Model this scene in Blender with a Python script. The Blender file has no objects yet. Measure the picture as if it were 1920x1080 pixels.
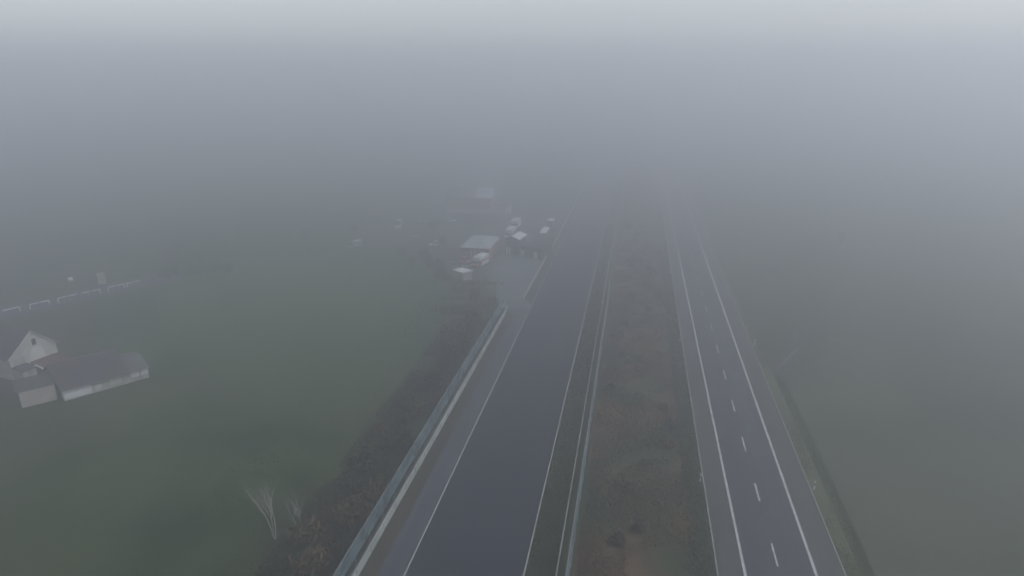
import bpy, math, random
import numpy as np
from mathutils import Vector

S = bpy.context.scene
COL = S.collection
R = math.radians
rnd = random.Random(11)

# ------------------------------------------------------------------ camera
cam_d = bpy.data.cameras.new('camera')
cam_d.sensor_width = 36.0
cam_d.lens = 36.0 * 1280.0 / 1920.0
cam_d.clip_start = 0.5
cam_d.clip_end = 6000
cam = bpy.data.objects.new('camera', cam_d)
cam.location = (0, 0, 51)
cam.rotation_euler = (R(90 - 17.4355), 0, R(10.2248))
COL.objects.link(cam)
S.camera = cam

# ------------------------------------------------------------------ sky and sun (overcast, fog)
SUN_EL, SUN_ROT = 50, 95
w = bpy.data.worlds.new('World')
S.world = w
w.use_nodes = True
nt = w.node_tree
bg = nt.nodes['Background']
sky = nt.nodes.new('ShaderNodeTexSky')
sky.sky_type = 'NISHITA'
sky.sun_disc = False
sky.sun_elevation = R(SUN_EL)
sky.sun_rotation = R(SUN_ROT)
sky.dust_density = 1.4
sky.air_density = 1.0
hsv = nt.nodes.new('ShaderNodeHueSaturation')
hsv.inputs['Saturation'].default_value = 0.33
nt.links.new(sky.outputs[0], hsv.inputs['Color'])
nt.links.new(hsv.outputs[0], bg.inputs['Color'])
bg.inputs['Strength'].default_value = 0.12

sl = bpy.data.lights.new('sun', 'SUN')
sl.energy = 0.8
sl.angle = R(25)
sl.color = (1.0, 0.97, 0.93)
so = bpy.data.objects.new('sun', sl)
so.rotation_euler = (R(90 - SUN_EL), 0, R(180 - SUN_ROT))
so.location = (0, 0, 200)
COL.objects.link(so)

S.view_settings.view_transform = 'Standard'
S.view_settings.look = 'None'
S.view_settings.gamma = 1.0
S.view_settings.use_curve_mapping = False
S.view_settings.exposure = 0.42
S.render.engine = 'CYCLES'
cy = S.cycles
cy.max_bounces = 10
cy.diffuse_bounces = 2
cy.glossy_bounces = 2
cy.transmission_bounces = 2
cy.volume_bounces = 6
cy.transparent_max_bounces = 12
cy.caustics_reflective = False
cy.caustics_refractive = False
cy.use_denoising = True
HAZE_DENSITY = 0.0085


# ------------------------------------------------------------------ helpers
def tag(o, label=None, cat=None, group=None, kind=None):
    if label: o['label'] = label
    if cat: o['category'] = cat
    if group: o['group'] = group
    if kind: o['kind'] = kind
    return o


def empty(name, loc=(0, 0, 0), rz=0.0, label=None, cat=None, group=None):
    o = bpy.data.objects.new(name, None)
    o.empty_display_size = 0.5
    o.location = loc
    o.rotation_euler = (0, 0, rz)
    COL.objects.link(o)
    return tag(o, label, cat, group)


def copy_tree(o, parent=None):
    c = o.copy()
    COL.objects.link(c)
    if parent: c.parent = parent
    for ch in list(o.children):
        copy_tree(ch, c)
    return c


class MB:
    """collects boxes, prisms, tubes and quads; build() links them as one mesh object"""
    def __init__(s):
        s.v = []; s.f = []

    def poly(s, pts):
        n = len(s.v); s.v += [tuple(p) for p in pts]; s.f.append(tuple(range(n, n + len(pts))))
        return s

    def hull(s, bot, top):
        n = len(s.v); k = len(bot)
        s.v += [tuple(p) for p in bot] + [tuple(p) for p in top]
        s.f.append(tuple(n + i for i in reversed(range(k))))
        s.f.append(tuple(n + k + i for i in range(k)))
        for i in range(k):
            j = (i + 1) % k
            s.f.append((n + i, n + j, n + k + j, n + k + i))
        return s

    def box(s, x0, x1, y0, y1, z0, z1, tx=0.0, ty=0.0):
        b = [(x0, y0, z0), (x1, y0, z0), (x1, y1, z0), (x0, y1, z0)]
        t = [(x0 + tx, y0 + ty, z1), (x1 - tx, y0 + ty, z1), (x1 - tx, y1 - ty, z1), (x0 + tx, y1 - ty, z1)]
        return s.hull(b, t)

    def prism_y(s, prof, y0, y1):
        """profile in xz, anticlockwise seen from -y, extruded along y"""
        a = [(x, y0, z) for x, z in prof]; b = [(x, y1, z) for x, z in prof]
        return s.hull(a, b)

    def prism_x(s, prof, x0, x1):
        a = [(x0, y, z) for y, z in prof]; b = [(x1, y, z) for y, z in prof]
        return s.hull(b, a)

    def tube(s, p0, p1, r0, r1=None, n=6, caps=True):
        r1 = r0 if r1 is None else r1
        p0 = Vector(p0); p1 = Vector(p1); d = (p1 - p0)
        if d.length < 1e-6: return s
        d.normalize()
        u = d.orthogonal().normalized(); w_ = d.cross(u)
        k = len(s.v)
        for p, r in ((p0, r0), (p1, r1)):
            for i in range(n):
                a = 2 * math.pi * i / n
                s.v.append(tuple(p + u * (r * math.cos(a)) + w_ * (r * math.sin(a))))
        for i in range(n):
            j = (i + 1) % n
            s.f.append((k + i, k + j, k + n + j, k + n + i))
        if caps:
            s.f.append(tuple(k + i for i in reversed(range(n))))
            s.f.append(tuple(k + n + i for i in range(n)))
        return s

    def build(s, name, m, parent=None, smooth=False, recalc=True, bevel=0.0):
        me = bpy.data.meshes.new(name)
        me.from_pydata(s.v, [], s.f)
        if recalc:
            import bmesh
            bm = bmesh.new(); bm.from_mesh(me)
            bmesh.ops.recalc_face_normals(bm, faces=bm.faces)
            bm.to_mesh(me); bm.free()
        if smooth:
            for p in me.polygons: p.use_smooth = True
        me.materials.append(m)
        o = bpy.data.objects.new(name, me)
        COL.objects.link(o)
        if parent: o.parent = parent
        if bevel:
            b = o.modifiers.new('bevel', 'BEVEL'); b.width = bevel; b.segments = 2; b.limit_method = 'ANGLE'
        return o


def sheet(name, pts, z, m, kind='structure', label=None):
    o = MB().poly([(x, y, z) for x, y in pts]).build(name, m, recalc=False)
    if o.data.polygons[0].normal.z < 0: o.data.flip_normals()
    return tag(o, label, None, None, kind)


# ------------------------------------------------------------------ materials
def mat(name, col, rough=0.8, col2=None, scale=1.0, detail=6, bump=0.0, metallic=0.0, col3=None, scale3=0.05, island=0.0, spec=0.3, stretch=None, island_col=None):
    m = bpy.data.materials.new(name); m.use_nodes = True
    t = m.node_tree; b = t.nodes['Principled BSDF']
    b.inputs['Roughness'].default_value = rough
    b.inputs['Metallic'].default_value = metallic
    b.inputs['Specular IOR Level'].default_value = spec
    c4 = lambda c: (c[0], c[1], c[2], 1)
    b.inputs['Base Color'].default_value = c4(col)
    if col2 is None and not island: return m
    tc = t.nodes.new('ShaderNodeTexCoord')
    out = None
    vec = tc.outputs['Object']
    if stretch:
        mp = t.nodes.new('ShaderNodeMapping'); mp.inputs['Scale'].default_value = stretch
        t.links.new(vec, mp.inputs[0]); vec = mp.outputs[0]
    if col2 is not None:
        n = t.nodes.new('ShaderNodeTexNoise'); n.inputs['Scale'].default_value = scale; n.inputs['Detail'].default_value = detail
        t.links.new(vec, n.inputs['Vector'])
        r = t.nodes.new('ShaderNodeValToRGB')
        r.color_ramp.elements[0].position = 0.36; r.color_ramp.elements[1].position = 0.66
        r.color_ramp.elements[0].color = c4(col); r.color_ramp.elements[1].color = c4(col2)
        t.links.new(n.outputs[0], r.inputs[0]); out = r.outputs[0]
        if bump:
            bp = t.nodes.new('ShaderNodeBump'); bp.inputs['Strength'].default_value = bump; bp.inputs['Distance'].default_value = 0.05
            t.links.new(n.outputs[0], bp.inputs['Height']); t.links.new(bp.outputs[0], b.inputs['Normal'])
    if col3 is not None:
        n3 = t.nodes.new('ShaderNodeTexNoise'); n3.inputs['Scale'].default_value = scale3; n3.inputs['Detail'].default_value = 5
        t.links.new(vec, n3.inputs['Vector'])
        r3 = t.nodes.new('ShaderNodeValToRGB'); r3.color_ramp.elements[0].position = 0.42; r3.color_ramp.elements[1].position = 0.62
        t.links.new(n3.outputs[0], r3.inputs[0])
        mx = t.nodes.new('ShaderNodeMix'); mx.data_type = 'RGBA'
        t.links.new(r3.outputs[0], mx.inputs[0]); t.links.new(out, mx.inputs[6]); mx.inputs[7].default_value = c4(col3)
        out = mx.outputs[2]
    if island:
        ge = t.nodes.new('ShaderNodeNewGeometry')
        mx = t.nodes.new('ShaderNodeMix'); mx.data_type = 'RGBA'
        mp_ = t.nodes.new('ShaderNodeMath'); mp_.operation = 'MULTIPLY'; mp_.inputs[1].default_value = island
        t.links.new(ge.outputs['Random Per Island'], mp_.inputs[0]); t.links.new(mp_.outputs[0], mx.inputs[0])
        if out is not None: t.links.new(out, mx.inputs[6])
        else: mx.inputs[6].default_value = c4(col)
        mx.inputs[7].default_value = c4(island_col or (0, 0, 0))
        out = mx.outputs[2]
    t.links.new(out, b.inputs['Base Color'])
    return m


def net_mat(name, col, cover):
    """woven debris netting: wires too fine to model one by one, the holes between them are open"""
    m = bpy.data.materials.new(name); m.use_nodes = True
    t = m.node_tree; b = t.nodes['Principled BSDF']
    b.inputs['Base Color'].default_value = (*col, 1); b.inputs['Roughness'].default_value = 0.6
    n = t.nodes.new('ShaderNodeTexNoise'); n.inputs['Scale'].default_value = 0.35; n.inputs['Detail'].default_value = 4
    tc = t.nodes.new('ShaderNodeTexCoord'); t.links.new(tc.outputs['Object'], n.inputs['Vector'])
    mr = t.nodes.new('ShaderNodeMapRange'); mr.inputs[1].default_value = 0.3; mr.inputs[2].default_value = 0.7
    mr.inputs[3].default_value = cover * 0.7; mr.inputs[4].default_value = min(1, cover * 1.3)
    t.links.new(n.outputs[0], mr.inputs[0])
    tr = t.nodes.new('ShaderNodeBsdfTransparent'); mx = t.nodes.new('ShaderNodeMixShader')
    t.links.new(mr.outputs[0], mx.inputs[0]); t.links.new(tr.outputs[0], mx.inputs[1]); t.links.new(b.outputs[0], mx.inputs[2])
    t.links.new(mx.outputs[0], t.nodes['Material Output'].inputs['Surface'])
    return m


M = {}
M['ground'] = mat('pasture_grass', (.020, .044, .019), .95, (.066, .092, .042), .07, 8, .3, col3=(.050, .054, .032), scale3=.020)
M['pasture'] = mat('kept_pasture', (.040, .074, .030), .95, (.070, .104, .046), .06, 8, .3, col3=(.056, .080, .040), scale3=.03)
M['field'] = mat('pale_field', (.062, .078, .050), .95, (.105, .110, .080), .05, 8, .3, col3=(.045, .062, .040), scale3=.022)
M['verge'] = mat('verge_grass', (.066, .086, .044), .95, (.110, .122, .068), .45, 8, .3)
M['margin'] = mat('margin_grass', (.030, .046, .024), .95, (.056, .066, .036), .3, 8, .3)
M['brown_ground'] = mat('scrub_soil', (.052, .042, .028), .95, (.165, .106, .066), .16, 8, .3, col3=(.046, .062, .032), scale3=.09)
M['bank_ground'] = mat('bank_soil', (.034, .042, .028), .95, (.082, .064, .050), .13, 8, .3, col3=(.034, .050, .030), scale3=.07)
M['brown_strip'] = mat('dead_grass', (.060, .055, .040), .95, (.080, .070, .052), .6, 8, .3, stretch=(1, .3, 1))
M['track'] = mat('track_asphalt', (.014, .018, .034), .62, (.026, .031, .050), .35, 8, .05, stretch=(1, .04, 1), col3=(.022, .029, .042), scale3=.12, spec=.45)
M['path'] = mat('worn_asphalt', (.070, .076, .096), .8, (.096, .102, .122), .4, 8, .1, stretch=(1, .2, 1))
M['road'] = mat('road_asphalt', (.054, .057, .078), .7, (.074, .078, .100), .5, 8, .08, stretch=(1, .03, 1), col3=(.060, .062, .070), scale3=.2, spec=.4)
M['shoulder'] = mat('shoulder_asphalt', (.076, .083, .084), .85, (.098, .105, .104), .5, 8, .1, stretch=(1, .1, 1))
M['paving'] = mat('paddock_paving', (.118, .138, .146), .75, (.17, .19, .198), .22, 8, .1)
M['yard'] = mat('paddock_yard', (.048, .054, .058), .85, (.085, .090, .094), .12, 8, .1, col3=(.060, .070, .052), scale3=.05)
M['farm_yard'] = mat('trodden_yard', (.050, .048, .052), .9, (.075, .070, .070), .4, 8, .2)
M['farm_track'] = mat('wet_farm_track', (.050, .056, .052), .85, (.075, .076, .076), .3, 8, .2)
M['village_road'] = mat('village_road', (.088, .076, .128), .85, (.115, .100, .155), .3, 8, .1)
M['paint'] = mat('road_paint', (.46, .46, .45), .6, (.62, .62, .62), 1.2, 6)
M['line'] = mat('edge_line', (.38, .40, .37), .7, (.52, .53, .50), .8, 6)
M['edge'] = mat('concrete_edging', (.30, .31, .28), .85, (.42, .42, .39), .7, 6)
M['concrete'] = mat('concrete', (.33, .375, .35), .85, (.47, .51, .48), .5, 8, .1, stretch=(1, .4, 1))
M['net'] = net_mat('debris_netting', (.22, .335, .385), .50)
M['net_thin'] = net_mat('wire_mesh', (.12, .15, .16), .12)
M['steel'] = mat('galvanised_steel', (.32, .34, .36), .5, (.40, .42, .44), 2, 4, metallic=.4)
M['white'] = mat('white_plastic', (.74, .75, .76), .5, (.80, .81, .82), 3, 4)
M['black'] = mat('black_plastic', (.02, .02, .022), .5)
M['reflector'] = mat('reflector', (.75, .72, .70), .3)
M['white_body'] = mat('white_vehicle_paint', (.72, .73, .75), .35, (.80, .80, .81), 2, 4, spec=.5)
M['red_body'] = mat('red_vehicle_paint', (.36, .06, .06), .35, (.43, .085, .08), 2, 4, spec=.5)
M['grey_body'] = mat('grey_vehicle_paint', (.22, .24, .25), .35, (.28, .30, .31), 2, 4, spec=.5)
M['dark_body'] = mat('dark_vehicle_paint', (.05, .07, .07), .35, (.07, .09, .09), 2, 4, spec=.5)
M['glass'] = mat('window_glass', (.03, .035, .04), .12, spec=.6)
M['rubber'] = mat('tyre_rubber', (.02, .02, .02), .8)
M['lamp'] = mat('headlight_glass', (.8, .8, .78), .15)
M['slate'] = mat('purple_slate', (.066, .056, .084), .75, (.105, .088, .118), 1.1, 8, .2, col3=(.088, .066, .078), scale3=.25)
M['slate_pale'] = mat('grey_sheet_roof', (.120, .118, .140), .7, (.160, .156, .175), .8, 8, .15)
M['felt'] = mat('roofing_felt', (.085, .092, .105), .85, (.115, .120, .130), .7, 8, .15)
M['render_cream'] = mat('aged_render', (.50, .49, .46), .9, (.62, .61, .57), .5, 8, .1)
M['render_pale'] = mat('pale_render', (.68, .68, .65), .9, (.76, .76, .73), .8, 8, .1)
M['render_white'] = mat('whitewash', (.72, .76, .80), .9, (.84, .86, .88), .7, 8, .1)
M['panel_white'] = mat('white_boarding', (.78, .79, .83), .7, (.85, .86, .88), .6, 6)
M['render_grey'] = mat('stained_render', (.34, .335, .33), .9, (.56, .555, .54), .6, 8, .15, col3=(.36, .36, .34), scale3=.5)
M['render_beige'] = mat('beige_blockwork', (.44, .39, .375), .9, (.54, .48, .465), .5, 8, .1)
M['rust'] = mat('rusty_sheet', (.120, .066, .064), .85, (.165, .095, .088), .8, 8, .2)
M['brick'] = mat('red_brick', (.25, .085, .08), .9, (.33, .12, .11), .6, 8, .1)
M['brick_dull'] = mat('dull_brick', (.26, .13, .115), .9, (.34, .18, .15), .5, 8, .1)
M['metal_roof'] = mat('grey_metal_roof', (.36, .40, .42), .6, (.46, .50, .52), .3, 6)
M['white_roof'] = mat('white_metal_roof', (.78, .81, .83), .5, (.86, .88, .90), .6, 6)
M['cladding'] = mat('dark_cladding', (.030, .032, .036), .7, (.045, .047, .052), .6, 6)
M['bark'] = mat('grey_bark', (.075, .065, .062), .9, (.11, .10, .092), 2, 6, .2)
M['birch'] = mat('birch_bark', (.52, .50, .49), .8, (.32, .30, .29), 2.5, 6)
M['twig'] = mat('purple_twigs', (.095, .082, .094), .95, (.125, .105, .110), .4, 5, island=.5, island_col=(.035, .032, .034))
M['scrub'] = mat('brown_scrub', (.100, .066, .044), .95, (.22, .145, .092), .16, 6, col3=(.080, .095, .052), scale3=.09, island=.30, island_col=(.04, .035, .025))
M['scrub_dark'] = mat('dark_scrub', (.046, .056, .040), .95, (.105, .082, .066), .15, 6, col3=(.085, .062, .058), scale3=.06, island=.35, island_col=(.025, .026, .022))
M['shrub_green'] = mat('dull_green_leaves', (.034, .044, .028), .9, (.054, .062, .038), .4, 6, island=.6, island_col=(.016, .022, .014))
M['tuft'] = mat('grass_tufts', (.048, .070, .034), .95, (.078, .088, .048), .2, 6, island=.5, island_col=(.03, .032, .022))
M['verge_tuft'] = mat('verge_tufts', (.10, .125, .066), .95, (.15, .155, .09), .3, 6, island=.5, island_col=(.04, .046, .03))

# ------------------------------------------------------------------ ground: one sheet, with the roadside ditch pressed into it
def ditch_off(y):                       # ditch wanders away from the road near the camera
    return 0.55 * math.sin((y - 60) / 19.0) * 0.6

GX0, GX1, GY0, GY1 = -1290, 1290, -250, 1950
ys = [GY0, 20, 40] + [44 + 4 * i for i in range(18)] + [114, 117, 119.5, 122, 300, 800, GY1]
offs = [(-.62, 0), (-.40, -.06), (-.12, -.17), (.20, -.18), (.5, -.06), (.75, 0)]
gv, gf = [], []
xl = [GX0, -400, -150, -60, 20, 24.6]
xr = [29.5, 60, 200, 500, GX1]
for y in ys:
    k = 1.0 if 38 < y < 115 else (0.45 if 115 <= y < 118.5 else 0.0)
    for x in xl: gv.append((x, y, -0.03))
    for dx, dz in offs: gv.append((26.5 + dx + ditch_off(y), y, -0.03 + dz * k))
    for x in xr: gv.append((x, y, -0.03))
nc = len(xl) + len(offs) + len(xr)
for j in range(len(ys) - 1):
    for i in range(nc - 1):
        a = j * nc + i
        gf.append((a, a + 1, a + nc + 1, a + nc))
g = MB(); g.v = gv; g.f = gf
tag(g.build('ground', M['ground'], recalc=False), None, None, None, 'structure')

YN, YF = -60, 1200                                           # near and far ends of everything that runs along the road
strip = lambda n, x0, x1, z, m, y0=YN, y1=YF: sheet(n, [(x0, y0), (x1, y0), (x1, y1), (x0, y1)], z, m)
# right-hand field of pale crop, and the pale grass verge between the road and the ditch
sheet('field', [(27.35 + ditch_off(y), y) for y in range(114, 18, -6)] + [(500, 20), (900, 900), (160, 900), (66, 240), (38, 130)], -0.012, M['field'])
sheet('grass_verge', [(24.2, YN)] + [(25.82 + ditch_off(y), y) for y in range(YN, 121, 6)] + [(25.4, 125), (25.4, YF), (24.2, YF)], -0.010, M['verge'])
strip('grass_verge', 8.2, 11.0, -0.010, M['margin'])
sheet('scrub_soil', [(-4.3, YN)] + [(8.9 + .7 * math.sin(y / 4.7) + .5 * math.sin(y / 1.9), y) for y in range(YN, 400, 2)] + [(8.9, YF), (-4.3, YF)], -0.006, M['brown_ground'])
strip('grass_margin', -9.5, -4.3, -0.010, M['margin'])
sheet('scrub_soil', [(-27.2, YN), (-27.2, 141)] + [(-37.0 + 1.1 * math.sin(y / 5.3) + .9 * math.sin(y / 2.1 + 1), y) for y in range(141, YN, -2)], -0.014, M['bank_ground'])
strip('dead_grass_strip', -27.0, -24.75, -0.006, M['brown_strip'], YN, 141)
strip('grass_margin', -23.8, -22.0, -0.006, M['margin'], 150, YF)
sheet('farm_track', [(25.4, 118.4), (28.2, 118.0), (33, 129), (40.2, 150), (52, 180), (50, 181), (37.8, 151), (31, 131)], -0.008, M['farm_track'])

# the race track, its service lane and paddock
strip('race_track', -22.0, -9.4, 0.000, M['track'])
strip('service_lane', -24.85, -22.0, 0.002, M['path'], YN, 145)
sheet('paddock_paving', [(-22.02, 145), (-24.85, 145), (-24.85, 140.5), (-28.6, 144), (-31.2, 152), (-33.5, 162), (-38.2, 170), (-37.8, 190),
                         (-31, 190), (-24.6, 186), (-24.6, 157), (-23.9, 151), (-22.02, 148)], 0.004, M['paving'])
sheet('paddock_yard', [(-33.5, 162), (-41, 168), (-50, 170), (-52, 178), (-62, 196), (-88, 206), (-92, 226), (-70, 246), (-30, 262), (-24.6, 262), (-24.6, 180)], 0.000, M['yard'])
def line(name, x, wid, m, z=0.005, y0=YN, y1=YF, label=None):
    return strip(name, x - wid / 2, x + wid / 2, z, m, y0, y1)
line('track_edge_line', -21.98, .15, M['line'], .008)
line('track_edge_line', -9.47, .15, M['line'], .006)

# the two-lane main road with cycle shoulders
strip('road', 13.6, 21.35, 0.004, M['road'])
strip('road_shoulder', 10.9, 13.6, 0.000, M['shoulder'])
strip('road_shoulder', 21.35, 24.25, 0.000, M['shoulder'])
line('road_edge_line', 13.78, .30, M['paint'], .008)
line('road_edge_line', 21.24, .32, M['paint'], .008)
dm = MB()
for k in range(-10, 60):
    y = 77.75 + 12.05 * k
    dm.poly([(17.34, y, .008), (17.55, y, .008), (17.55, y + 3.95, .008), (17.34, y + 3.95, .008)])
tag(dm.build('centre_line', M['paint'], recalc=False), None, None, None, 'structure')
# raised edging kerbs along the shoulders, a real 8 cm step
for x, wd in ((10.90, .14), (24.28, .11)):
    tag(MB().box(x - wd / 2, x + wd / 2, YN, YF, -.03, .08).build('road_kerb', M['edge']), None, None, None, 'structure')

# village road far left; white rail barriers stand along its near side
rd = Vector((8.6, 16.1)).normalized(); rn = Vector((-rd.y, rd.x))     # rn points away from the camera
def rp(s, o):
    p = Vector((-134.5, 123.1)) + rd * s + rn * o
    return (p.x, p.y)
sheet('village_road', [rp(-80, -3.2), rp(36, -3.2), rp(36, 4.4), rp(-80, 4.4)], -0.008, M['village_road'])
sheet('village_pavement', [rp(-80, 4.5), rp(36, 4.5), rp(36, 6.2), rp(-80, 6.2)], -0.004, M['village_road'])
# the better-kept pasture left of the track, a paler green than the rough land round it
sheet('pasture', [(-111, 165), (-97, 182), (-77, 190), (-59, 180), (-47, 160), (-42, 149), (-38.6, 128), (-38.2, 111), (-38.2, 92), (-49, 88),
                  (-58, 93), (-68, 97), (-79, 106), (-88, 113), (-97, 120), (-103, 127), (-110, 136), (-114, 142)], -0.018, M['pasture'])

# ------------------------------------------------------------------ haze: one closed box of even fog
hz = MB().box(-1294, 1294, -254, 1954, -1.85, 62).build('haze', bpy.data.materials.new('fog'))
hm = hz.data.materials[0]; hm.use_nodes = True
ht = hm.node_tree; ht.nodes.clear()
ho = ht.nodes.new('ShaderNodeOutputMaterial'); pv = ht.nodes.new('ShaderNodeVolumePrincipled')
pv.inputs['Density'].default_value = HAZE_DENSITY
pv.inputs['Color'].default_value = (.945, .953, .980, 1)
pv.inputs['Anisotropy'].default_value = 0.84
ht.links.new(pv.outputs[0], ho.inputs['Volume'])
tag(hz, 'pale grey fog lying over the road, the track and the fields', None, None, 'stuff')

# ------------------------------------------------------------------ track walls and debris fences
wl = empty('concrete_wall', (-26.9, 40, 0), 0, 'long low pale concrete wall along the left side of the track in front of the netting fence', 'wall')
b = MB()
b.prism_y([(-.16, -.05), (.16, -.05), (.09, .92), (-.09, .92)], -100, 99.5)
b.build('barrier', M['concrete'], wl)
b = MB()
for k in range(-24, 25):
    b.box(-.19, .19, k * 4 - .035, k * 4 + .035, -.04, .95)
b.build('joint', M['steel'], wl)
tag(MB().hull([(-26.83, 139.4, -.03), (-26.65, 139.4, -.03), (-27.1, 144.2, -.03), (-27.3, 144.1, -.03)],
              [(-26.83, 139.4, .85), (-26.65, 139.4, .85), (-27.1, 144.2, .75), (-27.3, 144.1, .75)]).build('wall_end', M['concrete']),
    'short tapering end piece of concrete wall at the paddock exit', 'wall')

def debris_fence(x, y0, y1, lean, label, top=4.2, mid=2.05):
    f = empty('debris_fence', (x, y0, 0), 0, label, 'fence')
    L = y1 - y0
    n = int(L // 4)
    for k in range(n + 1):
        y = k * L / n
        p = MB().tube((0, y, -.05), (0, y, top - .3), .05, .045, 6).tube((0, y, top - .3), (lean, y, top), .045, .04, 6)
        p.build('post', M['steel'], f)
    c = MB()
    for z in (.95, mid, top - .3):
        c.tube((0, 0, z), (0, L, z), .022, .022, 5)
    c.tube((lean, 0, top), (lean, L, top), .03, .03, 5)
    c.build('cable', M['steel'], f)
    def net(z0, z1, x0, x1, m, nm):
        q = MB()
        # netting panels sag a little between posts
        for k in range(n):
            a, e = k * L / n, (k + 1) * L / n
            s1 = .05 * rnd.random(); mm = (a + e) / 2
            q.poly([(x0, a, z0), (x0, mm, z0), (x1, mm, z1 - s1), (x1, a, z1)])
            q.poly([(x0, mm, z0), (x0, e, z0), (x1, e, z1), (x1, mm, z1 - s1)])
        q.build(nm, m, f, recalc=False)
    net(.1, mid, 0.03, 0.03, M['net_thin'], 'lower_mesh')
    net(mid, top, 0.03, lean + .03, M['net'], 'upper_netting')
    return f

debris_fence(-27.12, 24, 142.2, .10, 'tall blue grey netting fence on steel posts behind the left concrete wall')
debris_fence(-4.62, 24.9, 160, -.06, 'tall blue grey netting fence between the track and the brown scrub strip', 4.0, .9)
bw = empty('guard_rail', (-5.95, 40, 0), 0, 'thin pale guard rail along the right side of the track', 'guard rail')
b = MB(); b.prism_y([(-.09, .42), (-.03, .42), (.03, .52), (-.03, .60), (.03, .68), (-.03, .78), (-.09, .78)], -100, 240)
b.build('rail', M['concrete'], bw)
b = MB()
for k in range(-20, 60): b.box(.02, .10, k * 4, k * 4 + .1, -.05, .70)
b.build('rail_posts', M['steel'], bw)['kind'] = 'stuff'

# paddock side barrier and kerbs beyond the exit
pb = empty('paddock_barrier', (0, 0, 0), 0, 'pale guard barrier between the paddock and the track beyond the exit', 'barrier')
pts = [(-24.75, 151.6), (-24.55, 156), (-24.3, 185), (-23.95, 210), (-23.75, 268), (-23.5, 420)]
b = MB()
for (xa, ya), (xb, yb) in zip(pts[:-1], pts[1:]):
    b.hull([(xa - .10, ya, -.03), (xa + .10, ya, -.03), (xb + .10, yb, -.03), (xb - .10, yb, -.03)],
           [(xa - .06, ya, .85), (xa + .06, ya, .85), (xb + .06, yb, .85), (xb - .06, yb, .85)])
b.build('barrier', M['edge'], pb)
kb = MB()
kp = [(-26.9, 161.5), (-26.4, 158.5), (-25.5, 154.8), (-24.3, 151.6), (-23.3, 149.3), (-22.6, 147.2), (-22.2, 145.4)]
for (xa, ya), (xb, yb) in zip(kp[:-1], kp[1:]):
    kb.hull([(xa - .11, ya, -.03), (xa + .11, ya, -.03), (xb + .11, yb, -.03), (xb - .11, yb, -.03)],
            [(xa - .10, ya, .12), (xa + .10, ya, .12), (xb + .10, yb, .12), (xb - .10, yb, .12)])
tag(kb.build('exit_kerb', M['edge']), None, None, None, 'structure')
gt = empty('swing_barrier', (-28.3, 144.6, 0), 0, 'short white swing barrier across the mouth of the service lane', 'barrier')
MB().tube((0, 0, -.03), (0, 0, 1.05), .06).build('post', M['steel'], gt)
MB().tube((0, 0, .95), (2.2, -3.3, .95), .07).build('arm', M['white'], gt)

# camera mast with a white head beside the guard rail
cp = empty('camera_mast', (-5.55, 140.6, 0), 0, 'slim mast with a small white box on top beside the right guard rail', 'mast')
MB().tube((0, 0, -.05), (0, 0, 3.8), .06, .045, 8).build('pole', M['steel'], cp)
MB().box(-.20, .20, -.25, .25, 3.78, 4.1, .03, .03).build('camera_box', M['white'], cp)
MB().tube((0, -.25, 3.94), (0, -.36, 3.94), .07, .07, 8).build('lens', M['black'], cp)

# lamp post at the paddock corner
lp = empty('lamp_post', (-31.9, 144.7, 0), 0, 'slender grey lamp post at the left corner of the paddock exit', 'lamp post')
MB().tube((0, 0, -.05), (0, 0, 5.3), .07, .045, 8).tube((0, 0, 5.3), (.5, .7, 5.65), .04, .035, 6).build('pole', M['steel'], lp)
MB().box(.4, .62, .6, 1.15, 5.6, 5.72, .03, .05).build('lamp_head', M['steel'], lp)

# ------------------------------------------------------------------ roadside delineator posts
def delineator(x, y, label, h=1.0):
    d = empty('delineator_post', (x, y, -.03), 0, label, 'road post', 'white delineator posts along the road')
    MB().prism_y([(-.10, 0), (.10, 0), (.085, h * .62), (-.085, h * .62)], -.06, .06).build('post', M['white'], d)
    MB().prism_y([(-.087, h * .62), (.087, h * .62), (.08, h * .82), (-.08, h * .82)], -.062, .062).build('band', M['black'], d)
    MB().prism_y([(-.09, h * .82), (.09, h * .82), (.085, h + .1), (0, h + .17), (-.085, h + .1)], -.065, .065).build('cap', M['reflector'], d)
    return d
for x, y, lab in ((10.45, 80.7, 'white road post with black band on the scrub side of the road, the nearest one'),
                  (24.72, 81.6, 'white road post with black band on the ditch side of the road, the nearest one'),
                  (10.45, 130.7, 'white road post on the scrub side of the road, second from the camera'),
                  (24.75, 130.9, 'white road post beside the road just beyond the end of the ditch'),
                  (10.5, 180.6, 'faint road post on the scrub side of the road, farthest one still visible')):
    delineator(x, y, lab, 1.15 if y < 100 else 1.3)

# stakes and culvert railing on the right
def stake(x, y, h, lab):
    s = empty('marker_stake', (x, y, -.03), 0, lab, 'stake', 'thin stakes around the farm track')
    MB().tube((0, 0, 0), (.05, 0, h), .06, .05, 6).build('stake', M['steel'], s)
    MB().tube((.05, 0, h), (.053, 0, h + .18), .075, .06, 6).build('cap', M['reflector'], s)
stake(33.2, 135.2, 1.5, 'thin pale stake left of the farm track, nearest to the road')
stake(37.0, 133.9, 1.0, 'short dim stake in the field between two taller stakes')
stake(39.1, 133.0, 1.6, 'thin pale stake standing farthest out in the right field')
cr = empty('culvert_railing', (26.6, 118.6, 0), 0, 'low pale pipe railing on the culvert at the end of the roadside ditch', 'railing')
cu = Vector((5.9, 10.9, 0)); 
for k in range(5):
    p = cu * (k / 4); MB().tube((p.x, p.y, -.05), (p.x, p.y, .8), .035, .035, 6).build('post', M['steel'], cr)
MB().tube((cu.x * .45, cu.y * .45, .82), (cu.x, cu.y, .82), .06, .06, 6).build('handrail', M['steel'], cr)
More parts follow.
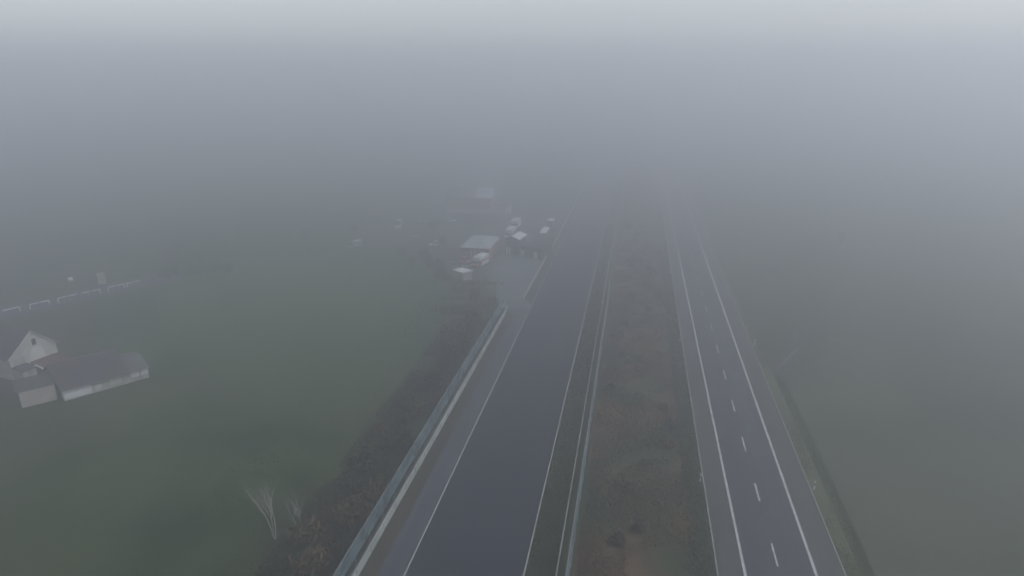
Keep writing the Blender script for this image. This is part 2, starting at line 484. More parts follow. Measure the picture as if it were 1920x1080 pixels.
MB().tube((0, 0, .80), (cu.x * .45, cu.y * .45, .82), .04, .04, 6).tube((0, 0, .4), (cu.x, cu.y, .4), .03, .03, 6).build('lower_rail', M['steel'], cr)
tag(MB().box(25.7, 27.3, 117.0, 117.35, -.8, -.012).build('culvert_headwall', M['path']),
    'short concrete headwall closing the end of the roadside ditch', 'headwall')

# ------------------------------------------------------------------ farm buildings on the left
def frame_at(p0, p1):
    """Empty placed at p0 with local +x towards p1, local -y towards the viewer's side"""
    d = Vector(p1) - Vector(p0)
    return math.atan2(d.y, d.x), d.length

# long barn
rz, Lb = frame_at((-89.7, 86.2), (-82.4, 96.9))
bn = empty('long_barn', (-89.7, 86.2, 0), rz, 'long low barn with dark purple roof and patchy white and grey front wall', 'barn')
L1 = 10.1                                                    # dark-roofed length; the rest is the pale end bay
D = 10.6; RG = 7.2; EH = 2.05; RH = 4.15           # the front slope is the longer one
b = MB()
b.prism_x([(.0, -.1), (D, -.1), (D, EH), (RG, RH - .12), (.0, EH)], .0, L1)
b.prism_x([(.0, -.1), (9.0, -.1), (9.0, 2.0), (4.6, 3.05), (.0, 2.0)], L1 + .003, Lb)
b.build('wall', M['render_grey'], bn)
b = MB()
def slab(b, x0, x1, y0, z0, y1, z1, t=.12):
    b.hull([(x0, y0, z0), (x1, y0, z0), (x1, y1, z1), (x0, y1, z1)],
           [(x0, y0, z0 + t), (x1, y0, z0 + t), (x1, y1, z1 + t), (x0, y1, z1 + t)])
slab(b, -.35, L1, -.45, EH - .12, RG, RH); slab(b, -.35, L1, RG, RH, D + .4, EH - .12)
rf = b.build('roof', M['slate'], bn)
MB().tube((-.35, RG, RH + .1), (L1, RG, RH + .1), .12, .12, 6).build('ridge_cap', M['slate_pale'], rf)
b = MB(); slab(b, L1 + .004, Lb + .25, -.45, EH - .17, 4.6, 3.10); slab(b, L1 + .004, Lb + .25, 4.6, 3.10, 9.4, EH - .17)
b.build('end_bay_roof', M['slate_pale'], bn)
b = MB(); b.hull([(.02, -.03, .28), (1.9, -.03, .15), (4.05, -.03, .10), (4.1, -.03, .0), (4.1, -.03, EH - .1), (.02, -.03, EH - .1)][:3] + [(4.1, -.03, EH - .2), (.02, -.03, EH - .2)],
       [(.02, .004, .28), (1.9, .004, .15), (4.05, .004, .10), (4.1, .004, EH - .2), (.02, .004, EH - .2)])
b.build('whitewashed_front', M['render_white'], bn)['label'] = 'patchy whitewashed left end of the front wall'
MB().box(-.03, .0, .02, 1.2, .25, EH - .2).build('whitewashed_corner', M['render_white'], bn)
MB().box(4.6, 5.5, -.02, .004, .35, 1.2).build('light_patch', M['render_pale'], bn)
MB().box(6.9, 8.6, -.018, .004, .5, 1.75).build('boarded_opening', M['render_cream'], bn)
for x0, x1 in ((10.15, 11.55), (11.68, Lb)):
    MB().box(x0, x1, -.06, .004, .78, EH - .12).build('white_board', M['panel_white'], bn)
MB().box(11.57, 11.66, -.09, -.0, .0, EH - .1).build('downpipe', M['black'], bn)
MB().box(-.35, Lb + .2, -.55, -.452, EH - .16, EH - .06).build('gutter', M['steel'], bn)

# garage beside the barn
rz, Lg = frame_at((-94.5, 82.9), (-91.35, 86.55))
ga = empty('garage', (-94.5, 82.9, 0), rz, 'flat roofed garage with beige block wall at the left end of the barn', 'garage')
MB().box(0, Lg, 0, 4.6, -.1, 2.72).build('wall', M['render_beige'], ga)
b = MB(); slab(b, -.30, Lg + .12, -.10, 2.725, 5.2, 2.95, .13); b.build('roof', M['felt'], ga)
MB().box(-.34, -.302, -.12, 5.2, 2.74, 2.92).build('fascia', M['steel'], ga)
MB().box(-.05, -.0, 1.9, 4.3, .5, 2.5).build('side_door', M['panel_white'], ga)

# house with gable wall towards the track
hx = Vector((-103.7, 95.5))
gd = Vector((.21, .98)).normalized()
hs = empty('farmhouse', (hx.x, hx.y, 0), math.atan2(gd.y, gd.x) , 'farmhouse with pale gable wall, one dark attic window and a purple roof', 'house')
# local x runs along the gable (to the right in view), local +y runs away from the viewer (-x world side)
HW, HE, HP, HD = 4.15, 4.15, 7.7, 13.0
MB().prism_y([(-HW, -.1), (HW, -.1), (HW, HE), (0, HP - .1), (-HW, HE)], 0, HD).build('wall', M['render_cream'], hs)
b = MB()
for s in (-1, 1):
    q = [(0, HP), (s * (HW + .4), HE - .33)]
    b.hull([(q[0][0], -.25, q[0][1]), (q[1][0], -.25, q[1][1]), (q[1][0], HD + .2, q[1][1]), (q[0][0], HD + .2, q[0][1])],
           [(q[0][0], -.25, q[0][1] + .13), (q[1][0], -.25, q[1][1] + .13), (q[1][0], HD + .2, q[1][1] + .13), (q[0][0], HD + .2, q[0][1] + .13)])
rf = b.build('roof', M['slate'], hs)
wd = MB().box(-.05, .85, -.06, .02, 4.95, 6.3).build('window', M['render_pale'], hs)
MB().box(.03, .77, -.085, -.061, 5.03, 6.22).build('pane', M['glass'], wd)
b = MB(); arc = [(-1.1, 2.3), (1.9, 2.3), (1.9, 3.6), (1.5, 4.3), (.8, 4.75), (.0, 4.6), (-.6, 3.9)]
b.prism_y(arc, -.03, .004); b.build('plaster_patch', M['render_pale'], hs)['label'] = 'paler plaster patch below the attic window'
MB().box(-3.5, -1.6, -.035, .004, 2.0, 3.6).build('grey_patch', M['render_grey'], hs)
for s in (-1, 1):
    b = MB(); b.tube((0, -.3, HP + .06), (s * (HW + .42), -.3, HE - .28), .07, .07, 4); b.build('verge_board', M['render_pale'], hs)

# rusty lean-to and its little wall, in front of the gable
lt = empty('lean_to', (hx.x, hx.y, 0), math.atan2(gd.y, gd.x), 'low lean to shed with rusty red sheet roof in front of the house gable', 'shed')
MB().box(-.9, 4.0, -3.9, -.1, -.1, 1.5).build('wall', M['render_cream'], lt)
b = MB()
b.hull([(-1.3, -4.3, 1.52), (4.3, -4.3, 1.52), (4.3, -.06, 2.12), (-1.0, -.06, 2.12)],
       [(-1.3, -4.3, 1.60), (4.3, -4.3, 1.60), (4.3, -.06, 2.20), (-1.0, -.06, 2.20)]); b.build('roof', M['rust'], lt)
b = MB(); b.tube((-1.36, -4.35, 1.60), (-1.14, -1.6, 1.99), .15, .15, 4); b.build('verge_board', M['panel_white'], lt)
sh = empty('garden_shed', (hx.x, hx.y, 0), math.atan2(gd.y, gd.x), 'small dull cream outhouse at the left corner of the farmhouse', 'shed')
MB().box(-4.0, -1.7, -2.6, -.1, -.1, 2.0).build('wall', M['render_cream'], sh)
b = MB(); b.hull([(-4.15, -2.8, 2.005), (-1.6, -2.8, 2.005), (-1.6, -.06, 2.3), (-4.15, -.06, 2.3)],
                 [(-4.15, -2.8, 2.1), (-1.6, -2.8, 2.1), (-1.6, -.06, 2.4), (-4.15, -.06, 2.4)]); b.build('roof', M['felt'], sh)
MB().box(-3.2, -2.4, -2.64, -2.59, 0, 1.8).build('door', M['render_grey'], sh)
sheet('farm_yard', [(-122, 84), (-99, 86), (-96, 93), (-101, 98), (-106, 93.5), (-124, 96.5)], -0.010, M['farm_yard'])

# white rail barriers along the village road: posts at the ends, a dull coupling in the middle of the rail
def rail_barrier(s0, s1, first, last, label):
    p = rp(s0, 0)
    e = empty('rail_barrier', (p[0], p[1], -.03), math.atan2(rd.y, rd.x), label, 'barrier', 'white rail barriers along the village road')
    L = s1 - s0; a, c = L * .42, L * .56
    for x0, x1 in ((0, a), (c, L)):
        MB().box(x0, x1, -.11, .11, .96, 1.18).build('rail', M['white'], e, bevel=.03)
    MB().box(a, c, -.08, .08, 1.0, 1.14).build('coupling', M['steel'], e)
    for x in ([.1] if first else []) + ([L - .1] if last else []):
        MB().box(x - .10, x + .10, -.085, .085, 0, .958).build('post', M['white'], e)
    for x in (L * .33, L * .66):
        MB().box(x - .04, x + .04, -.05, .05, 0, .958).build('thin_post', M['steel'], e)
    return e
rail_barrier(-8.0, 0.0, True, True, 'white rail barrier at the left edge of the view, farthest left along the village road')
rail_barrier(1.75, 5.85, True, True, 'short white rail barrier, second from the left along the village road')
rail_barrier(7.45, 11.6, True, False, 'white rail barrier with a post only at its left end, third from the left')
rail_barrier(12.8, 16.8, False, True, 'white rail barrier with a post only at its right end, left of the kiosk')
rail_barrier(18.5, 22.4, True, True, 'white rail barrier just right of the beige kiosk')
rail_barrier(22.9, 26.2, True, False, 'faint white rail barrier farthest right along the village road')

# cabinet and bale near the village road
kb_ = empty('transformer_kiosk', (-132.3, 145.2, 0), R(38), 'beige upright utility kiosk beside the white rail barriers', 'kiosk')
MB().box(-.9, .9, -.7, .7, -.1, 2.65).build('body', M['render_cream'], kb_)
MB().box(-1.0, 1.0, -.8, .8, 2.652, 2.74).build('roof', M['render_beige'], kb_)
for s in (-1, 1): MB().box(s * .42 - .36, s * .42 + .36, -.735, -.695, .1, 2.1).build('door', M['render_beige'], kb_)
bl = MB()
for i in range(10):
    a, e = 2 * math.pi * i / 10, 2 * math.pi * (i + 1) / 10
ob = MB().tube((-.55, 0, .52), (.55, 0, .52), .55, .55, 14).build('wrapped_bale', M['white'], None, False, bevel=.12)
ob.location = (-141.7, 145.5, -.03); ob.rotation_euler = (0, 0, R(40))
tag(ob, 'small round white object alone in the grass beyond the village road', 'bale')

# ------------------------------------------------------------------ paddock buildings
def windows(parent, xs, z0, z1, y, wd=.9, fm='panel_white'):
    for x in xs:
        f = MB().box(x, x + wd, y - .05, y + .02, z0, z1).build('window', M[fm], parent)
        MB().box(x + .09, x + wd - .09, y - .075, y - .051, z0 + .09, z1 - .09).build('pane', M['glass'], f)

rb_ = empty('red_hall', (-48.0, 183.6, 0), R(-1), 'red walled hall with low grey hipped roof behind the red and white truck', 'hall')
W_, D_ = 8.2, 14.0
MB().box(0, W_, 0, D_, -.1, 3.55).build('wall', M['brick'], rb_)
MB().box(-.18, W_ + .18, -.18, D_ + .18, 3.40, 3.78).build('fascia', M['brick'], rb_)
b = MB(); b.hull([(-.35, -.35, 3.785), (W_ + .35, -.35, 3.785), (W_ + .35, D_ + .35, 3.785), (-.35, D_ + .35, 3.785)],
                 [(2.6, 3.4, 4.9), (W_ - 2.6, 3.4, 4.9), (W_ - 2.6, D_ - 3.0, 4.9), (2.6, D_ - 3.0, 4.9)]); b.build('roof', M['metal_roof'], rb_)
windows(rb_, (.6, 1.9), 1.2, 2.3, 0)
MB().box(3.0, 3.12, -.1, -.0, 0, 3.3).build('white_pilaster', M['panel_white'], rb_)
MB().box(4.0, 4.12, -.1, -.0, 0, 3.3).build('white_pilaster', M['panel_white'], rb_)
MB().box(4.4, 7.2, -.06, .004, .0, 2.7).build('roller_door', M['slate_pale'], rb_)
MB().box(W_ + .01, W_ + .22, 2.6, 2.8, 0, 4.2).build('downpipe', M['panel_white'], rb_)

fb = empty('clubhouse', (-71.0, 250.4, 0), R(2), 'two storey clubhouse with dull red walls fading into the fog', 'building')
MB().box(0, 17.6, 0, 14, -.1, 6.0).build('wall', M['brick_dull'], fb)
MB().box(-.02, 17.62, -.05, .002, 0, 1.6).build('plinth', M['render_beige'], fb)
MB().prism_x([(-.5, 6.005), (14.5, 6.005), (7, 8.8)], -.4, 11.4).build('dark_roof', M['slate_pale'], fb)
MB().prism_x([(-.5, 6.01), (14.5, 6.01), (7, 8.9)], 11.404, 18.1).build('pale_roof', M['metal_roof'], fb)['label'] = 'pale right end of the roof'
windows(fb, (1.2, 4.0, 6.9, 8.6, 9.9, 11.2, 12.5), 1.9, 3.9, 0, .85)
an = MB().box(17.7, 24.2, 1.5, 9, -.1, 3.0).build('annex', M['render_grey'], fb)
MB().box(17.65, 24.4, 1.3, 9.2, 3.005, 3.25).build('annex_roof', M['slate_pale'], an)
MB().box(23.2, 23.7, 1.42, 1.5, .1, 2.2).build('annex_door', M['panel_white'], an)

tw = empty('control_tower', (-36.7, 192.6, 0), R(-9), 'dark two storey control tower with a bright white gable roof', 'tower')
TW, TD, TE, TP = 4.2, 6.6, 4.75, 5.55
MB().prism_y([(0, -.1), (TW, -.1), (TW, TE), (TW / 2, TP - .1), (0, TE)], 0, TD).build('wall', M['cladding'], tw)
b = MB()
for s in (-1, 1):
    cx = TW / 2
    b.hull([(cx, -.3, TP - .02), (cx + s * (TW / 2 + .3), -.3, TE - .12), (cx + s * (TW / 2 + .3), TD + .3, TE - .12), (cx, TD + .3, TP - .02)],
           [(cx, -.3, TP + .1), (cx + s * (TW / 2 + .3), -.3, TE), (cx + s * (TW / 2 + .3), TD + .3, TE), (cx, TD + .3, TP + .1)])
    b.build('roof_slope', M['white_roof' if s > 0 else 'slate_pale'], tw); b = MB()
f = MB().box(.5, TW - .5, -.05, .01, 2.9, 4.1).build('window', M['steel'], tw)
MB().box(.6, TW - .6, -.08, -.051, 3.0, 4.0).build('pane', M['glass'], f)
for x in (.25, 1.05): MB().box(x, x + .5, -.07, -.0, .0, 2.1).build('white_door', M['panel_white'], tw)

ps = empty('pit_building', (-32.0, 191.2, 0), R(-28), 'low dark flat roofed pit building with white door strips right of the tower', 'pit building')
MB().box(0, 7.4, 0, 5.5, -.1, 3.1).build('wall', M['cladding'], ps)
MB().box(-.2, 7.6, -.35, 5.7, 3.105, 3.32).build('roof', M['cladding'], ps)
for x in (.25, .95, 4.9, 5.55): MB().box(x, x + .42, -.07, -.0, .0, 2.0).build('white_door', M['panel_white'], ps)
f = MB().box(2.2, 3.9, -.05, .01, 1.0, 2.1).build('window', M['steel'], ps)
MB().box(2.3, 3.8, -.08, -.051, 1.1, 2.0).build('pane', M['glass'], f)

wsd = empty('white_store', (-45.9, 166.4, 0), math.atan2(-5.6, 6.0), 'small store with pale sheet roof and grey side at the near edge of the paddock', 'shed')
MB().box(.2, 5.0, .1, 2.9, -.1, 2.1).build('wall', M['render_grey'], wsd)
b = MB(); b.hull([(0, -.1, 1.99), (5.3, -.1, 2.3), (5.3, 3.1, 2.35), (0, 3.1, 2.04)], [(0, -.1, 2.11), (5.3, -.1, 2.42), (5.3, 3.1, 2.47), (0, 3.1, 2.16)])
b.build('roof', M['white_roof'], wsd)
MB().box(1.0, 2.4, .04, .1, 0, 1.8).build('door', M['render_grey'], wsd)

pf = empty('paddock_rail_fence', (-51, 175.9, 0), 0, 'thin pale rail fence left of the red hall', 'fence')
b = MB(); b.tube((0, 0, .9), (4.4, 4.6, .9), .05); b.tube((0, 0, .5), (4.4, 4.6, .5), .03); b.build('rail', M['steel'], pf)
for k in range(4): MB().tube((4.4 * k / 3, 4.6 * k / 3, -.05), (4.4 * k / 3, 4.6 * k / 3, .95), .05).build('post', M['steel'], pf)

# ------------------------------------------------------------------ vehicles
def wheels(p, xs, ys, r=.32, wd=.2):
    for x in xs:
        for y in ys:
            t = MB().tube((x - wd / 2, y, r), (x + wd / 2, y, r), r, r, 14).build('wheel', M['rubber'], p)
            s = 1 if x > 0 else -1
            MB().tube((x + s * (wd / 2 - .02), y, r), (x + s * (wd / 2 + .015), y, r), r * .58, r * .55, 10).build('rim', M['steel'], t)

def car(loc, rz, label, paint, L=4.2, W=1.72, H=1.45, estate=False, group='cars parked in the paddock'):
    """front of the car faces local -y"""
    c = empty('parked_car', loc, rz, label, 'car', group)
    h = W / 2; l = L / 2
    b = MB()
    prof = [(-l, .28), (l, .28), (l, .62), (l - .08, .86), (-l + 1.1, .92), (-l + .12, .74), (-l, .55)]
    b.prism_x(prof, -h, h); b.build('body', M[paint], c, bevel=.07)
    rear = l - .12 if estate else l - .55
    b = MB(); b.hull([(-h + .05, -l + .95, .89), (h - .05, -l + .95, .89), (h - .05, rear + .3 if not estate else rear, .86), (-h + .05, rear + .3 if not estate else rear, .86)],
                     [(-h + .22, -l + 1.65, H - .03), (h - .22, -l + 1.65, H - .03), (h - .22, rear - .25, H - .03), (-h + .22, rear - .25, H - .03)])
    b.build('glass', M['glass'], c, bevel=.03)
    b = MB(); b.box(-h + .2, h - .2, -l + 1.62, rear - .22, H - .035, H + .03); b.build('roof', M[paint], c, bevel=.03)
    for s in (-1, 1):
        MB().box(s * (h - .28) - .18, s * (h - .28) + .18, -l - .02, -l + .1, .52, .68).build('headlight', M['lamp'], c)
        MB().box(s * (h - .2) - .12, s * (h - .2) + .12, l - .05, l + .02, .62, .80).build('tail_light', M['red_body'], c)
        MB().box(s * (h + .08) - .09, s * (h + .08) + .09, -l + 1.35, -l + 1.5, .90, 1.03).build('mirror', M[paint], c)
    wheels(c, (-h + .06, h - .06), (-l + .8, l - .8))
    return c

def van(loc, rz, label, paint, cabpaint, L=6.0, W=2.15, H=2.9, boxy=True, group=None, over=True, name='parked_van', cat='van'):
    v = empty(name, loc, rz, label, cat, group)
    h = W / 2; l = L / 2
    b = MB(); b.prism_x([(-l, .38), (-l + 1.9, .38), (-l + 1.9, 1.95), (-l + 1.15, 1.95), (-l + .75, 1.22), (-l + .1, 1.05), (-l, .8)], -h + .06, h - .06)
    cab = b.build('cab', M[cabpaint], v, bevel=.06)
    MB().hull([(-h + .16, -l + .70, 1.24), (h - .16, -l + .70, 1.24), (h - .16, -l + .74, 1.22), (-h + .16, -l + .74, 1.22)],
              [(-h + .2, -l + 1.08, 1.86), (h - .2, -l + 1.08, 1.86), (h - .2, -l + 1.14, 1.86), (-h + .2, -l + 1.14, 1.86)]).build('windscreen', M['glass'], cab)
    for s in (-1, 1):
        MB().box(s * (h - .05) - .012, s * (h - .05) + .012, -l + 1.1, -l + 1.75, 1.2, 1.8).build('side_window', M['glass'], cab)
        MB().box(s * (h - .3) - .2, s * (h - .3) + .2, -l - .02, -l + .1, .72, .92).build('headlight', M['lamp'], v)
    b = MB(); b.box(-h, h, -l + 1.92, l, .45, H)
    if over: b.box(-h + .03, h - .03, -l + .75, -l + 1.918, 2.0, H - .03, 0, .12)
    bx = b.build('box_body', M[paint], v, bevel=.05)
    MB().box(-h + .25, h - .25, -l + 2.3, l - .3, H + .003, H + .06).build('roof_panel', M['white_roof'], bx)
    MB().box(-h - .012, h + .012, -l + 2.2, l - .4, 1.5, 2.1).build('side_window', M['glass'] if name == 'motorhome' else M[cabpaint], bx)
    wheels(v, (-h + .15, h - .15), (-l + .95, l - 1.1), .38, .24)
    return v

van((-41.2, 178.6, .004), R(-14), 'white box truck with red cab parked in front of the red hall', 'white_body', 'red_body', 6.4, 2.3, 3.0, name='box_truck', cat='truck')
van((-39.2, 214.0, .004), R(-4), 'tall white motorhome facing the camera just behind the control tower', 'white_body', 'white_body', 6.8, 2.3, 3.1, name='motorhome', cat='motorhome')
van((-39.9, 228.5, .004), R(-4), 'white van with a pale roof parked right behind the tall motorhome', 'white_body', 'white_body', 6.4, 2.3, 3.0)
car((-44.1, 176.6, .004), R(-12), 'pale grey car parked left of the red and white truck', 'grey_body')
car((-46.4, 181.0, .004), R(-8), 'dull red car parked close against the front of the red hall', 'red_body', estate=True)

def trailer(loc, rz, label, L, W=2.05, H=2.6):
    t = empty('race_trailer', loc, rz, label, 'trailer', 'white trailers along the track side of the paddock')
    MB().box(-W / 2, W / 2, -L / 2, L / 2, .5, H).build('body', M['grey_body'], t, bevel=.05)
    MB().box(-W / 2 - .05, W / 2 + .05, -L / 2 - .05, L / 2 + .05, H + .003, H + .09).build('roof', M['white_roof'], t)
    MB().box(-.06, .06, -L / 2 - 1.1, -L / 2, .48, .58).build('drawbar', M['steel'], t)
    wheels(t, (-W / 2 + .12, W / 2 - .12), (-.4, .45), .34, .22)
    MB().box(W / 2 + .0, W / 2 + .02, -.5, .5, .7, 2.3).build('door', M['steel'], t)
trailer((-28.0, 214.9, .004), R(0), 'long white roofed trailer beside the track barrier, the nearer of two', 9.0)
trailer((-28.1, 232.2, .004), R(0), 'short white roofed trailer beside the track barrier, the farther of two', 4.4)

car((-64.9, 234.2, .004), R(80), 'white estate car alone in front of the clubhouse', 'white_body', estate=True)
car((-70.8, 208.6, .004), R(72), 'dim pale grey car in the middle of the left paddock', 'grey_body')
car((-60.0, 198.6, .004), R(-35), 'pale car parked at a slant on the left paddock edge', 'white_body')
car((-74.8, 231.4, .004), R(70), 'faint grey estate car far back on the left of the paddock', 'grey_body', estate=True)
car((-47.6, 175.0, .004), R(20), 'small dark car with a bright roof edge left of the grey car', 'dark_body', 3.7)
van((-79.8, 221.5, .004), R(10), 'dark green van with a bright white front at the far left of the paddock', 'dark_body', 'white_body', 5.4, 2.0, 2.5)
van((-83.6, 191.6, .004), R(-30), 'faint pale van on the grass left of the paddock', 'grey_body', 'grey_body', 5.0, 1.95, 2.2, over=False)


# ------------------------------------------------------------------ vegetation
def leaves(name, P, size, m, parent=None, aspect=1.0, up=0.0, seed=1, smin=.55):
    """one small quad per point of P, random orientation"""
    r = np.random.default_rng(seed)
    n = len(P)
    d = r.normal(size=(n, 3)); d[:, 2] = d[:, 2] * (1 - up) + up * 1.5; d /= np.linalg.norm(d, axis=1)[:, None]
    t = r.normal(size=(n, 3)); u = np.cross(d, t); u /= np.linalg.norm(u, axis=1)[:, None]
    s = size * (smin + (1.45 - smin) * r.random((n, 1)))
    a = d * s * aspect; b2 = u * s * (1 if aspect == 1.0 else 1 / max(1.0, aspect))
    V = np.empty((n, 4, 3)); V[:, 0] = P - a - b2; V[:, 1] = P + a - b2 * .8; V[:, 2] = P + a * .9 + b2; V[:, 3] = P - a * .9 + b2
    me = bpy.data.meshes.new(name)
    me.vertices.add(n * 4); me.vertices.foreach_set('co', V.reshape(-1))
    me.loops.add(n * 4); me.loops.foreach_set('vertex_index', np.arange(n * 4, dtype=np.int32))
    me.polygons.add(n); me.polygons.foreach_set('loop_start', np.arange(0, n * 4, 4, dtype=np.int32))
    me.polygons.foreach_set('loop_total', np.full(n, 4, dtype=np.int32))
    me.update(calc_edges=True); me.validate()
    me.materials.append(m)
    o = bpy.data.objects.new(name, me); COL.objects.link(o)
    if parent: o.parent = parent
    return o

def vnoise(x, y, s, seed):
    """cheap smooth noise"""
    r = np.random.default_rng(seed); k = r.uniform(-1, 1, (7, 2)); k /= np.linalg.norm(k, axis=1)[:, None]; ph = r.uniform(0, 6.28, 7)
    fq = np.array([1, 1.3, 1.7, 2.3, 2.9, 4.1, 5.3]); am = np.array([1, .9, .8, .6, .5, .35, .3])
    return sum(a * np.sin((x * kk[0] + y * kk[1]) * f / s + p) for kk, f, a, p in zip(k, fq, am, ph)) / 2.2

def patch(name, x0, x1, y0, y1, n, size, hmin, hmax, m, label, seed, thr=-9, up=.0, aspect=1.6):
    r = np.random.default_rng(seed)
    # denser towards the camera, where single clumps can be told apart
    u = r.random(n) ** 1.5
    y = y0 + (y1 - y0) * u; x = x0 + (x1 - x0) * r.random(n)
    v = vnoise(x, y, 3.2, seed + 1) + .5 * r.normal(size=n) * .4
    k = v > thr
    x, y, v = x[k], y[k], v[k]
    hmx = hmin + (hmax - hmin) * np.clip((v + 1) / 2, 0, 1) ** 1.4
    z = hmx * r.random(len(x)) ** .7
    o = leaves(name, np.stack([x, y, z], 1), size, m, None, aspect, up, seed + 2)
    return tag(o, label, None, None, 'stuff')

patch('brown_scrub', -4.0, 8.3, 30, 330, 90000, .075, .08, .85, M['scrub'], 'brown bramble and dead bracken covering the strip between track and road', 5, -.5, .85)
patch('dark_scrub', -37.6, -28.0, 30, 140, 66000, .075, .10, 1.0, M['scrub_dark'], 'dark leafless scrub covering the bank left of the netting fence', 15, -.5, .85)
patch('dry_grass', -44, -31.5, 138, 164, 6000, .10, .05, .45, M['scrub'], 'brown dead grass at the near corner of the paddock', 25, -.1, .8)
patch('rough_grass', -52, -37, 30, 170, 26000, .05, .02, .10, M['tuft'], 'rough grass tufts along the edge of the left pasture', 35, .0, 1.0)
patch('verge_grass', 24.4, 25.75, 30, 240, 7000, .06, .01, .10, M['verge_tuft'], 'pale tufted grass on the verge between road and ditch', 45, .1, 1.0)
patch('ditch_reeds', 26.0, 27.0, 38, 116, 2600, .06, -.16, .02, M['verge_tuft'], 'dark weeds growing in the roadside ditch', 55, -9, .5)
patch('margin_grass', -9.2, -6.2, 30, 240, 14000, .075, .02, .16, M['tuft'], 'short grass between the track and the right guard rail', 65, -9, .5)
patch('road_edge_grass', 8.2, 10.75, 30, 260, 16000, .09, .04, .4, M['tuft'], 'green grass edge between brown scrub and road', 75, -9, .5)
patch('brown_scrub', -4.2, 8.3, 325, 620, 16000, .30, .12, 1.0, M['scrub'], 'far end of the brown scrub strip fading into the fog', 85)

# shrubs: each kind built once from twigs and leaf clumps, then copied
def shrub_proto(name, m, rx, rz_, n, seed, size=.17):
    e = empty(name, (0, 0, -500))
    r = np.random.default_rng(seed)
    cl = []
    for k in range(9):
        a = r.uniform(0, 6.28); q = rx * r.uniform(.1, .75)
        c = np.array([q * math.cos(a), q * math.sin(a), rz_ * r.uniform(.35, .9)])
        cl.append(c + r.normal(size=(n // 9, 3)) * np.array([rx * .26, rx * .26, rz_ * .2]))
    P = np.concatenate(cl); P[:, 2] = np.abs(P[:, 2])
    leaves('foliage', P, size, m, e, 1.7, 0, seed)
    b = MB()
    for k in range(9):
        a = r.uniform(0, 6.28); t = (rx * .6 * math.cos(a), rx * .6 * math.sin(a), rz_ * r.uniform(.7, 1.05))
        mid = (t[0] * .4, t[1] * .4, t[2] * .55)
        b.tube((0, 0, -.1), mid, .035, .025, 5, False).tube(mid, t, .025, .01, 5, False)
    b.build('stem', M['bark'], e)
    return e

protos = {
    'dark': shrub_proto('leafless_shrub', M['scrub_dark'], 1.5, 2.2, 900, 3),
    'brown': shrub_proto('brown_shrub', M['scrub'], 1.3, 1.7, 800, 4),
    'green': shrub_proto('green_shrub', M['shrub_green'], 1.2, 1.8, 900, 6),
}
used = set()
def shrub(kind, x, y, s, label, group):
    o = protos[kind]
    if kind in used: o = copy_tree(o)
    used.add(kind)
    o.location = (x, y, -.03); o.rotation_euler = (0, 0, rnd.uniform(0, 6.28)); o.scale = (s, s, s * rnd.uniform(.8, 1.15))
    tag(o, label, 'shrub', group)
SH = 'shrubs in the scrub bank left of the netting fence'
for k in range(34):
    y = 44 + 94 * (k / 34) + rnd.uniform(-2, 2)
    shrub('dark' if rnd.random() < .62 else 'brown', -36.8 + rnd.uniform(0, 7.0), y, rnd.uniform(.6, 1.15), 'low dark shrub in the scrub bank left of the netting fence', SH)
SB = 'shrubs in the brown strip between track and road'
for k in range(40):
    y = 46 + 190 * (k / 40) ** 1.25 + rnd.uniform(-3, 3)
    kd = rnd.random()
    shrub('brown' if kd < .6 else ('green' if kd < .8 else 'dark'), rnd.uniform(-2.6, 8.2), y, rnd.uniform(.4, .85), 'low brownish shrub in the strip between track and road', SB)
for x, y, lab in ((-28.6, 147, 'low shrub at the left corner of the paddock exit'), (-33.5, 149.5, 'brown shrub beside the lamp post at the paddock exit')):
    shrub('brown', x - 2.5, y, .8, lab, None)

# bare trees
def bare_tree(name, loc, h, seed, label, cat, bark, spread=.42, stems=1, depth=4, twig_leaves=0, r0=None, group=None, leafm='twig', csize=.3):
    r = random.Random(seed)
    e = empty(name, loc, 0, label, cat, group)
    tr, br, tips = MB(), MB(), []
    r0 = r0 or h * .016
    def grow(p, d, L, rad, lev):
        q = p; dd = d.copy(); seg = 3
        for i in range(seg):
            dd = (dd + Vector((r.uniform(-1, 1), r.uniform(-1, 1), r.uniform(-.2, .5))) * .11).normalized()
            n_ = q + dd * (L / seg)
            ra, rb2 = rad * (1 - .35 * i / seg), rad * (1 - .35 * (i + 1) / seg)
            (tr if lev == 0 else br).tube(q, n_, ra, rb2, 6 if lev < 2 else 4, False)
            if lev > 0 or i > 0:
                for _ in range(2 if lev < 2 else 1):
                    if lev < depth - 1:
                        az = r.uniform(0, 6.28); o = Vector((math.cos(az), math.sin(az), r.uniform(.3, .9)))
                        grow(n_, (dd * (1 - spread) + o * spread).normalized(), L * r.uniform(.42, .66), rb2 * .55, lev + 1)
            q = n_
        if lev >= 1: tips.append(q)
    for s in range(stems):
        a = s * 2.4 + r.uniform(0, 1)
        d = Vector((math.cos(a) * .16, math.sin(a) * .16, 1)).normalized() if stems > 1 else Vector((r.uniform(-.05, .05), 0, 1)).normalized()
        grow(Vector((math.cos(a) * .12 * (stems > 1), math.sin(a) * .12 * (stems > 1), -.1)), d, h * r.uniform(.55, .7), r0 * r.uniform(.8, 1.1), 0)
    tr.build('trunk', M[bark], e, True); bo = br.build('branches', M[bark], e, True, recalc=False)
    if twig_leaves:
        g_ = np.random.default_rng(seed); T = np.array([tuple(t) for t in tips])
        P = T[g_.integers(0, len(T), twig_leaves)] + g_.normal(size=(twig_leaves, 3)) * h * .05
        P[:, 2] = np.maximum(P[:, 2], .2)
        leaves('crown', P, csize, M[leafm], e, 2.4, .2, seed)
    return e

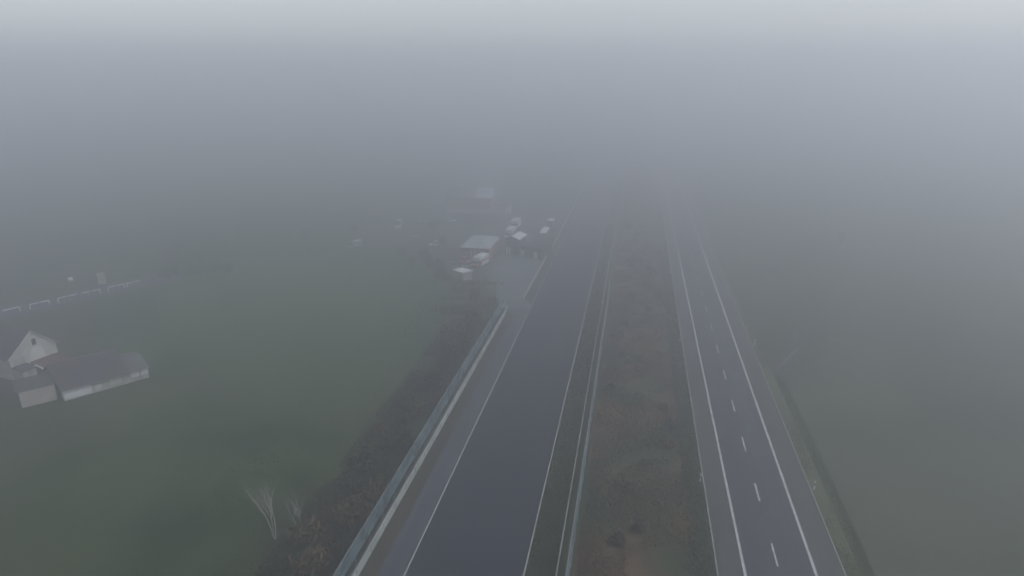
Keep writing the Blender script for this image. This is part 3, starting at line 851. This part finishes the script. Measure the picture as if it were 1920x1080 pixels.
bare_tree('birch_tree', (-38.6, 60.3, -.03), 7.3, 7, 'bare birch with several pale trunks at the bottom edge of the left pasture', 'tree', 'birch', .26, 3, 4, 0, .065)
bare_tree('birch_tree', (-36.2, 61.7, -.03), 4.7, 12, 'smaller bare birch sapling right of the taller birch', 'tree', 'birch', .30, 2, 4, 0, .045)

TG = 'bare trees around the fields'
spots = [(-119.5, 153.0, 6.5, 'dim bare tree at the end of the village road, beside the last rail barrier'),
         (-113.5, 157.5, 6.0, 'dim bare tree in the middle of the thicket beyond the village road'),
         (-124.0, 164.0, 7.0, 'faint bare tree standing behind the thicket at the end of the village road'),
         (-98.0, 188.0, 5.5, 'faint bare tree in the pasture left of the paddock vans'),
         (-86.5, 199.0, 5.0, 'small faint tree beside the pale van on the left of the paddock'),
         (-58.0, 170.0, 3.6, 'low tree at the near left corner of the paddock'),
         (-63.0, 176.0, 4.2, 'second low tree beyond the near left corner of the paddock'),
         (-54.5, 187.0, 5.5, 'dim bare tree close to the left wall of the red hall'),
         (-63.0, 207.0, 6.0, 'dim bare tree among the parked cars in the middle of the left paddock'),
         (61.5, 214.0, 5.0, 'faint bare tree near the far end of the farm track')]
for i, (x, y, h, lab) in enumerate(spots):
    bare_tree('bare_tree', (x, y, -.03), h, 40 + i, lab, 'tree', 'bark', .40, 3, 4, 700, h * .009, TG, 'twig', .075)
TH = 'low shrubs of the thicket at the end of the village road'
for k in range(16):
    u = k / 16
    shrub('dark', -121 + 16 * u + rnd.uniform(-2, 2), 151.5 + 11 * u + rnd.uniform(-1.5, 4), rnd.uniform(.45, .9), 'low dark shrub in the thicket at the end of the village road', TH)
PD = 'dark shrubs along the left edge of the paddock'
for k in range(12):
    shrub('dark', -47 - 1.35 * k + rnd.uniform(-1, 1), 163.5 + 2.3 * k + rnd.uniform(-2, 2), rnd.uniform(.5, .9), 'low dark shrub along the left edge of the paddock', PD)
po = empty('marker_post', (-118.1, 162.6, -.03), 0, 'thin pale post standing among the bare trees beyond the village road', 'post')
MB().tube((0, 0, 0), (-.1, 0, 1.9), .1, .09, 6).build('post', M['steel'], po)
